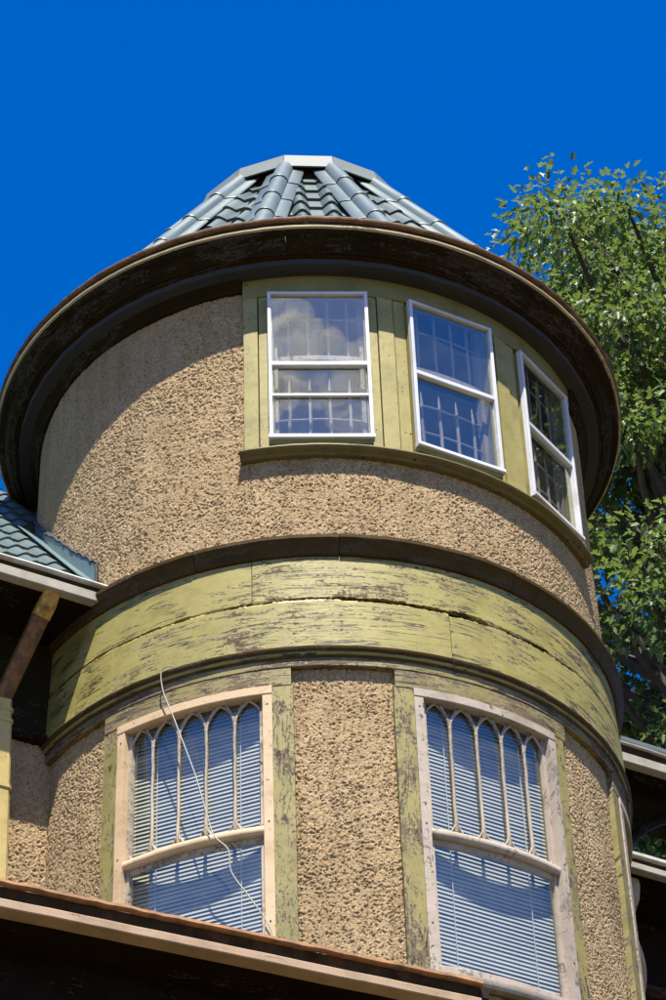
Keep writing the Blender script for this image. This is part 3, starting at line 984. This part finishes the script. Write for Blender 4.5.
# step flashing against the tower
def flash(name, p0, p1, zb0, zb1, zt0, zt1, mat, r, th=0.004):
    V, F = [], []
    n = 10
    for i in range(n + 1):
        f = i / n
        ph = p0 + (p1 - p0) * f
        a, b = zb0 + (zb1 - zb0) * f, zt0 + (zt1 - zt0) * f
        for rr, z in ((r, a), (r, b), (r + th, b), (r + th, a)):
            V.append(cp(ph, rr, z))
    for i in range(n):
        for j in range(4):
            F.append((i * 4 + j, i * 4 + (j + 1) % 4, i * 4 + 4 + (j + 1) % 4, i * 4 + 4 + j))
    F += [(0, 1, 2, 3), tuple(4 * n + j for j in (3, 2, 1, 0))]
    return link(name, np_mesh(name, np.array([tuple(v) for v in V]), F, None, 40, True, recalc=True), mat, wing)
flash('flashing', -78, -62.6, 12.02, 11.60, 12.33, 11.855, M_FLASH, 1.818)
flash('flashing', -63.0, -44.8, 11.61, 11.02, 11.87, 11.235, M_FLASH, 1.823)
tar = [cp(p, 1.824, 12.33 + (11.23 - 12.33) * (p + 78) / 33.2 + 0.012 + random.gauss(0, 0.006)) for p in np.linspace(-78, -44.4, 46)]
tar += [cp(-44.3 + random.gauss(0, 0.1), 1.824, z) for z in np.linspace(11.22, 11.05, 8)]
tubes('tar_joint', [(tar, [random.uniform(0.007, 0.013) for _ in tar])], M_TAR, wing, 5)
# angled apron flashing on the tiles
apr = [hs(-1.70, 0.585, 10.985), hs(-1.915, 0.60, 11.03), hs(-1.93, -0.35, 11.03 + 0.95 * SL), hs(-1.72, -0.35, 10.985 + 0.95 * SL)]
apv = apr + [p - Vector((0, 0, 0.006)) for p in apr]
link('apron_flashing', np_mesh('apron_flashing', np.array([tuple(v) for v in apv]), [(0, 1, 2, 3), (7, 6, 5, 4), (0, 4, 5, 1), (1, 5, 6, 2), (2, 6, 7, 3), (3, 7, 4, 0)], None, None, False, recalc=True), M_FLASH, wing)

# downspout: outlet, rusty elbow, sloping run, upright pipe with collars
def box_run(name, pts, w, d, mat, parent):
    """rectangular pipe through pts; w along the wall, d across"""
    V, F = [], []
    pts = [Vector(p) for p in pts]
    for i, p in enumerate(pts):
        dr = (pts[min(i + 1, len(pts) - 1)] - pts[max(i - 1, 0)]).normalized()
        a = E_ - dr * E_.dot(dr)
        a.normalize()
        b = dr.cross(a).normalized()
        for x, y in ((-1, -0.7), (-0.7, -1), (0.7, -1), (1, -0.7), (1, 0.7), (0.7, 1), (-0.7, 1), (-1, 0.7)):
            V.append(p + a * x * w / 2 + b * y * d / 2)
    for i in range(len(pts) - 1):
        for k in range(8):
            F.append((i * 8 + k, i * 8 + (k + 1) % 8, i * 8 + 8 + (k + 1) % 8, i * 8 + 8 + k))
    F += [tuple(range(8)), tuple(8 * (len(pts) - 1) + k for k in reversed(range(8)))]
    pc = [(v.dot(E_), v.z, v.dot(N_)) for v in V]
    return link(name, np_mesh(name, np.array([tuple(v) for v in V]), F, pc, 40, True, recalc=True), mat, parent)
ds = box_run('downspout', [hs(-2.17, 0.20, 10.30), hs(-2.165, 0.185, 10.24), hs(-2.155, 0.18, 10.15), hs(-2.12, 0.18, 8.9), hs(-2.10, 0.18, 7.2), hs(-2.10, 0.18, 0.05)], 0.10, 0.085, M_SPOUT, wing)
box_run('elbow', [hs(-2.05, 0.545, 10.95), hs(-2.05, 0.545, 10.86), hs(-2.06, 0.53, 10.80), hs(-2.075, 0.48, 10.735)], 0.10, 0.082, M_ELBOW, ds)
box_run('sloping_pipe', [hs(-2.075, 0.485, 10.74), hs(-2.17, 0.20, 10.31), hs(-2.172, 0.195, 10.29)], 0.095, 0.075, M_SPRUST, ds)
for z in (10.235, 10.16, 9.72, 8.9):
    x = -2.155 + (10.15 - z) * 0.028
    box_run('collar', [hs(x, 0.182, z - 0.012), hs(x, 0.182, z + 0.012)], 0.112, 0.096, M_SPOUT, ds)

# ------------------------------------------------------------------ balcony on the right of the tower
balc = empty('balcony', (0, 0, 0))
props(balc, 'dark open balcony with two pale edged roofs behind the right side of turret', 'balcony')
def eave_slab(z, depth, s1, mat_s, par, tn=0.60):
    hprism('fascia_board', [(tn - 0.045, z - 0.19), (tn + 0.015, z - 0.19), (tn + 0.02, z - 0.185), (tn + 0.02, z - 0.125), (tn + 0.015, z - 0.12), (tn - 0.045, z - 0.12)], 1.60, s1, M_FASC, par, seg=20, wob=0.0012)
    hprism('gutter', [(tn - 0.06, z - 0.12), (tn - 0.025, z - 0.12), (tn - 0.015, z - 0.10), (tn + 0.01, z - 0.06), (tn - 0.06, z - 0.055)], 1.60, s1, M_GUT, par)
    hprism('gutter_rim', [(tn + 0.008, z - 0.062), (tn + 0.03, z - 0.060), (tn + 0.033, z - 0.048), (tn + 0.01, z - 0.044)], 1.60, s1, M_GUTL, par, seg=30, wob=0.0022)
    hprism('roof_edge', [(tn - 0.20, z - 0.03), (tn + 0.012, z - 0.035), (tn + 0.02, z - 0.028), (tn + 0.02, z), (tn - 0.20, z + 0.01)], 1.60, s1, M_CAPMET, par, seg=20, wob=0.001)
    nb = int(depth / 0.11)
    for i in range(nb):
        a = tn - 0.05 - i * depth / nb
        hprism('soffit_board', [(a, z - 0.165), (a - depth / nb + 0.006, z - 0.165), (a - depth / nb + 0.006, z - 0.14), (a, z - 0.14)], 1.60, s1, M_DARKW, par)
    hprism('roof_deck', [(tn - 0.07, z - 0.135), (tn - 0.07, z - 0.04), (tn - 0.05 - depth, z - 0.04), (tn - 0.05 - depth, z - 0.135)], 1.60, s1, M_DECK, par)
eave_slab(11.045, 0.62, 5.0, M_DARKW, balc)
hprism('beam', [(0.28, 10.79), (0.36, 10.79), (0.36, 10.88), (0.28, 10.88)], 1.6, 5.0, M_DARKW, balc)
def plain_eave(z, depth, s1, par, tn=0.60):
    hprism('ledge_fascia', [(tn - 0.045, z - 0.125), (tn + 0.01, z - 0.125), (tn + 0.015, z - 0.12), (tn + 0.015, z - 0.082), (tn - 0.045, z - 0.082)], 1.60, s1, M_FASC, par, seg=20, wob=0.0012)
    hprism('ledge_gutter', [(tn - 0.06, z - 0.082), (tn - 0.03, z - 0.082), (tn - 0.01, z - 0.03), (tn - 0.06, z - 0.03)], 1.60, s1, M_GUT, par)
    hprism('ledge_rim', [(tn - 0.05, z - 0.03), (tn + 0.016, z - 0.034), (tn + 0.02, z - 0.026), (tn + 0.018, z - 0.004), (tn - 0.05, z)], 1.60, s1, M_GUTL, par, seg=30, wob=0.001)
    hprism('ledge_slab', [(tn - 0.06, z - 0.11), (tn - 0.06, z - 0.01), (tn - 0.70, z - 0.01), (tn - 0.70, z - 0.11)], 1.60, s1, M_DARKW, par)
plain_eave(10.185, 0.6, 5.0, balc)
hprism('rear_wall', [(-0.30, 0.0), (0.06, 0.0), (0.06, 10.076), (-0.30, 10.076)], 1.55, 5.0, M_DARKW, balc)  # near-black wood colour puts the wall's deep shade into the material
hprism('wall_beam', [(0.06, 9.52), (0.12, 9.52), (0.125, 9.53), (0.125, 9.60), (0.06, 9.60)], 1.62, 5.0, M_SOFFIT, balc)
# little arched lights in the shaded wall
for i in range(5):
    s0 = 1.95 + i * 0.155
    arc = [hs(s0 - 0.07 * cos(a), 0.085, 9.40 + 0.10 * sin(a)) for a in np.linspace(0, pi, 11)]
    arc = [hs(s0 - 0.07, 0.085, 8.5)] + arc + [hs(s0 + 0.07, 0.085, 8.5)]
    tubes('arch_bar', [(arc, [0.011] * len(arc))], M_TRACE, balc, 5)
hprism('pane', [(0.066, 8.5), (0.070, 8.5), (0.070, 9.51), (0.066, 9.51)], 1.80, 2.75, M_GLASS, balc)
# scroll brackets under the ledge
def bracket(s, z, hgt, dep, mat):
    out = [(0.10, z), (0.10 + dep, z), (0.10 + dep * 1.02, z - hgt * 0.15), (0.10 + dep * 0.97, z - hgt * 0.45), (0.10 + dep * 0.78, z - hgt * 0.75), (0.10 + dep * 0.5, z - hgt * 0.93), (0.10, z - hgt)]
    return hprism('bracket', out, s - 0.04, s + 0.04, mat, balc)
bracket(1.90, 10.058, 0.30, 0.42, M_CREAM)
brace = []
for i in range(9):
    f = i / 8
    brace.append(hs(1.82 + 0.75 * f, 0.33, 10.19 + 0.62 * f + 0.12 * sin(pi * f)))
tubes('brace', [(brace, [0.035] * 9)], M_DARKW, balc, 8)
for s in (3.4, 4.85):
    hprism('post', [(0.30, 0.0), (0.40, 0.0), (0.40, 10.88), (0.30, 10.88)], s, s + 0.10, M_DARKW, balc)

# ------------------------------------------------------------------ porch roof in front
porch = empty('porch_roof', hs(-1.9, 2.6, 0))
props(porch, 'dark porch eave with rusty gutter edge and tan fascia crossing the foreground', 'porch roof')
pz = Vector(porch.location)
PA = rad(25.5)
EP, NP_ = Vector((cos(PA), sin(PA), 0)), Vector((sin(PA), -cos(PA), 0))
def pp(name, poly, s0, s1, mat, seg=1, wob=0.0):
    return prism(name, poly, lambda w, u, v: EP * w + NP_ * (u + 0.062) + Vector((0, 0, v + 0.068)) - pz, s0, s1, mat, porch, seg, wob)
S0, S1 = -7.0, -0.49
pp('gutter_rim', [(2.625, 7.508), (2.648, 7.505), (2.655, 7.515), (2.650, 7.532), (2.628, 7.532)], S0, S1, M_PRUST, 120, 0.0016)
pp('gutter', [(2.53, 7.443), (2.598, 7.443), (2.605, 7.462), (2.625, 7.505), (2.62, 7.512), (2.53, 7.512)], S0, S1 - 0.004, M_GUT)
pp('fascia_board', [(2.56, 7.395), (2.642, 7.395), (2.647, 7.400), (2.647, 7.436), (2.642, 7.441), (2.56, 7.441)], S0, S1 - 0.012, M_PFASC, 50, 0.0008)
for i in range(9):
    a = 2.56 - i * 0.20
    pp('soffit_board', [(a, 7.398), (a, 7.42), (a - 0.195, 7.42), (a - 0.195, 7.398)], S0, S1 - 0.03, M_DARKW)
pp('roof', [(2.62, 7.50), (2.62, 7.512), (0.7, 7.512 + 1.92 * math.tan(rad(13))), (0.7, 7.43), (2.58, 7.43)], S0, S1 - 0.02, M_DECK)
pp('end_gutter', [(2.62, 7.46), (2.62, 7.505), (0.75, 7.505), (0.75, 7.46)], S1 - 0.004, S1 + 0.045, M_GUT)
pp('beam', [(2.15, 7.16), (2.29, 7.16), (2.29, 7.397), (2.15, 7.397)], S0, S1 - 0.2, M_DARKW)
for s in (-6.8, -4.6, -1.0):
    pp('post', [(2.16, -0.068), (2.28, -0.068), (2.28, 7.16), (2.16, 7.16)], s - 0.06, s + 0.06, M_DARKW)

# ------------------------------------------------------------------ loose cable over the left bent window
cab = [(-24.9, 1.868, 10.162), (-25.7, 1.884, 10.168), (-26.9, 1.888, 10.14), (-26.6, 1.882, 10.01), (-25.1, 1.876, 9.86), (-23.6, 1.874, 9.71), (-20.5, 1.872, 9.39),
       (-18.3, 1.868, 9.10), (-17.2, 1.866, 8.99), (-14.9, 1.870, 8.89), (-14.5, 1.866, 8.76), (-11.7, 1.862, 8.60), (-8.9, 1.860, 8.44), (-8.0, 1.860, 8.33), (-7.8, 1.858, 8.0)]
cpts = spline([cp(*c) for c in cab], 6)
V, F, PC = tube_arrays([(cpts, [0.0036] * len(cpts))], 7)
props(link('cable', np_mesh('cable', np.array([tuple(v) for v in V]), F, PC, 60, True), M_CABLE),
      'thin pale loose cable dangling across the tan framed bent window', 'cable')

# ------------------------------------------------------------------ tree behind
def build_tree(base, crown_c, rx, rz, ncl, nleaf, label):
    tr = empty('tree', base)
    props(tr, label, 'tree')
    B = np.array(base)
    g = np.random.default_rng(5)
    cc = np.array(crown_c)
    # cluster centres through the crown, denser to the outside
    cl = []
    while len(cl) < ncl:
        d = g.normal(size=3); d /= (np.abs(d) ** 2.7).sum() ** (1 / 2.7)
        rr = g.uniform(0.30, 1.0) ** 0.6
        lob = 1 + 0.09 * math.sin(6.2 * d[0] + 1.3) + 0.09 * math.sin(5.2 * d[2] + 2.0 * d[1])
        p = cc + d * np.array([rx, rx, rz]) * rr * lob
        jt = g.normal(0, 0.3)
        if p[2] > 24.35 + jt * 0.6 + (p[1] - 8.4) * 1.0 or p[0] < 2.42 + jt * 0.8 + (p[1] - 8.4) * 0.1 or (p[0] > cc[0] + 1.2 and g.random() < 0.6):
            continue
        if all(np.linalg.norm(p - q) > 0.60 for q in cl):
            cl.append(p)
    cl = np.array(cl)
    paths = []
    top = cc + np.array([0, 0, rz * 0.55])
    trunk = spline([Vector(base), Vector(base) + Vector((0.15, 0.1, 5)), Vector(cc - np.array([0.2, 0, rz * 0.8])), Vector(cc), Vector(top)], 6)
    n = len(trunk)
    tubes('trunk', [([p - Vector(base) for p in trunk], [0.36 * (1 - i / n) ** 0.8 + 0.03 for i in range(n)])], M_BARK, tr, 10)
    limbs = []
    ta = np.array([tuple(p) for p in trunk])
    for p in cl:
        zt = p[2] - 0.9 * np.linalg.norm(p[:2] - cc[:2]) - 0.4
        i = int(np.argmin(np.abs(ta[:, 2] - zt)))
        a = ta[max(i, n // 4)]
        m1 = a + (p - a) * 0.4 + np.array([0, 0, 0.25]) + g.normal(0, 0.18, 3)
        m2 = a + (p - a) * 0.75 + np.array([0, 0, 0.18]) + g.normal(0, 0.15, 3)
        sp = spline([Vector(a - B), Vector(m1 - B), Vector(m2 - B), Vector(p - B)], 3)
        k = len(sp)
        r0 = 0.028 + 0.018 * np.linalg.norm(p - a)
        limbs.append((sp, [r0 * (1 - j / k) ** 1.1 + 0.006 for j in range(k)]))
    tubes('limb', limbs, M_BARK, tr, 5)
    # leaves: lobed, folded along the midrib, two half blades each
    half = np.array([(0.26, 0.12), (0.15, 0.32), (0.40, 0.58), (0.16, 0.60), (0.13, 0.82)])
    tot = ncl * nleaf
    ci = np.repeat(np.arange(ncl), nleaf)
    dirn = g.normal(size=(tot, 3)); dirn /= np.linalg.norm(dirn, axis=1)[:, None]
    rad_ = (0.28 + 0.34 * g.random(ncl))[ci] * g.random(tot) ** 0.5
    P = cl[ci] + dirn * rad_[:, None] * np.array([1.15, 1.15, 0.72])
    P[:, 2] -= 0.10 * rad_
    # twig direction: outwards from cluster and drooping
    ax = dirn * 0.7 + g.normal(0, 0.45, (tot, 3)) + np.array([0.0, 0, -0.45])
    ax /= np.linalg.norm(ax, axis=1)[:, None]
    nr = np.array([0.05, -0.15, 1.0]) + g.normal(0, 0.55, (tot, 3))
    nr -= ax * (nr * ax).sum(1)[:, None]
    nr /= np.linalg.norm(nr, axis=1)[:, None]
    sd_ = np.cross(ax, nr)
    L = g.uniform(0.07, 0.125, tot)
    fold = g.uniform(0.1, 0.5, tot)
    curl = g.uniform(0.0, 0.35, tot)
    def pt(x, y):
        zz = np.abs(x) * fold - curl * y * y
        return P + (ax * y + sd_ * x) * L[:, None] + nr * (zz * L)[:, None]
    cols = [pt(0, 0.0)] + [pt(x, y) for x, y in half] + [pt(0, 1.0)] + [pt(-x, y) for x, y in half]
    V = np.stack(cols, 1).reshape(-1, 3) - B
    b = np.arange(tot)[:, None] * 12
    f1 = b + np.arange(0, 7)[None]
    f2 = b + np.array([0, 6, 11, 10, 9, 8, 7])[None]
    F = np.concatenate([f1, f2]).astype(np.int32)
    tone = np.repeat(np.clip(0.5 + 0.2 * g.normal(size=ncl)[ci] + 0.2 * g.normal(size=tot), 0, 1), 12)
    me = np_mesh('crown', V, F, None, None, False, extra={'tone': tone})
    cr = link('crown', me, M_LEAF, tr)
    return tr
tree = build_tree((5.6, 8.6, 0), (4.85, 8.4, 19.3), 3.9, 5.7, 380, 285, 'tall leafy green tree rising behind the right side of the turret')
# a second tree to the right of the house: it shows as the reflection in the rightmost storm window
t2 = tree.copy()
COL.objects.link(t2)
t2.location = (9.9, 3.2, -0.4)
t2.rotation_euler = (0, 0, 2.1)
t2['label'] = 'green tree right of the house, mirrored in the rightmost upper window'
for ch in list(tree.children):
    c2 = ch.copy()
    c2.parent = t2
    COL.objects.link(c2)

# ------------------------------------------------------------------ cloud behind the viewer, mirrored in the upper panes
def mat_cloud():
    t = NT('cloud')
    c = t.coord()
    k = t.step(t.noise(c, 0.035, 6, 0.68, 0.5), 0.40, 0.72)
    tr = t.n('ShaderNodeBsdfTransparent')
    df = t.n('ShaderNodeBsdfDiffuse')
    df.inputs[0].default_value = (0.85, 0.86, 0.88, 1)
    tl = t.n('ShaderNodeBsdfTranslucent')
    tl.inputs[0].default_value = (0.85, 0.86, 0.88, 1)
    m0 = t.n('ShaderNodeMixShader')
    m0.inputs[0].default_value = 0.5
    t.l(df.outputs[0], m0.inputs[1])
    t.l(tl.outputs[0], m0.inputs[2])
    m1 = t.n('ShaderNodeMixShader')
    t.l(t.math('MULTIPLY', k, 0.5), m1.inputs[0])
    t.l(tr.outputs[0], m1.inputs[1])
    t.l(m0.outputs[0], m1.inputs[2])
    t.l(m1.outputs[0], t.out.inputs[0])
    return t.m
M_CLOUD = mat_cloud()
def cloud(az, el, dist, wid, hgt, n, seed, label):
    g = random.Random(seed)
    o = cp(az, dist * cos(rad(el)), dist * sin(rad(el)))
    t = cp(az + 90, 1, 0)
    up = Vector((0, 0, 1))
    bm = bmesh.new()
    for i in range(n):
        u = g.gauss(0, 0.42)
        c = t * u * wid + up * g.gauss(0, 0.33) * hgt * (1 - min(0.8, abs(u))) + cp(az, 1, 0) * g.gauss(0, 0.3) * wid * 0.4
        r = g.uniform(0.10, 0.30) * hgt
        mt = Matrix.Translation(c) @ Matrix.Diagonal((r * 1.5, r * 1.5, r * g.uniform(0.6, 1.0), 1))
        bmesh.ops.create_icosphere(bm, subdivisions=3, radius=1.0, matrix=mt)
    me = bpy.data.meshes.new('cloud')
    bm.to_mesh(me)
    bm.free()
    V = np.array([v.co[:] for v in me.vertices], np.float32)
    at = me.attributes.new('pc', 'FLOAT_VECTOR', 'POINT')
    at.data.foreach_set('vector', V.ravel())
    me.polygons.foreach_set('use_smooth', np.ones(len(me.polygons), bool))
    ob = link('cloud', me, M_CLOUD)
    ob.location = o
    props(ob, label, 'cloud')
    return ob
cloud(4.5, 43.2, 1500, 95, 46, 46, 3, 'soft white cloud mirrored in the leftmost upper window')
cloud(57, 40.5, 1500, 110, 40, 40, 9, 'thin white cloud mirrored in the middle upper window')
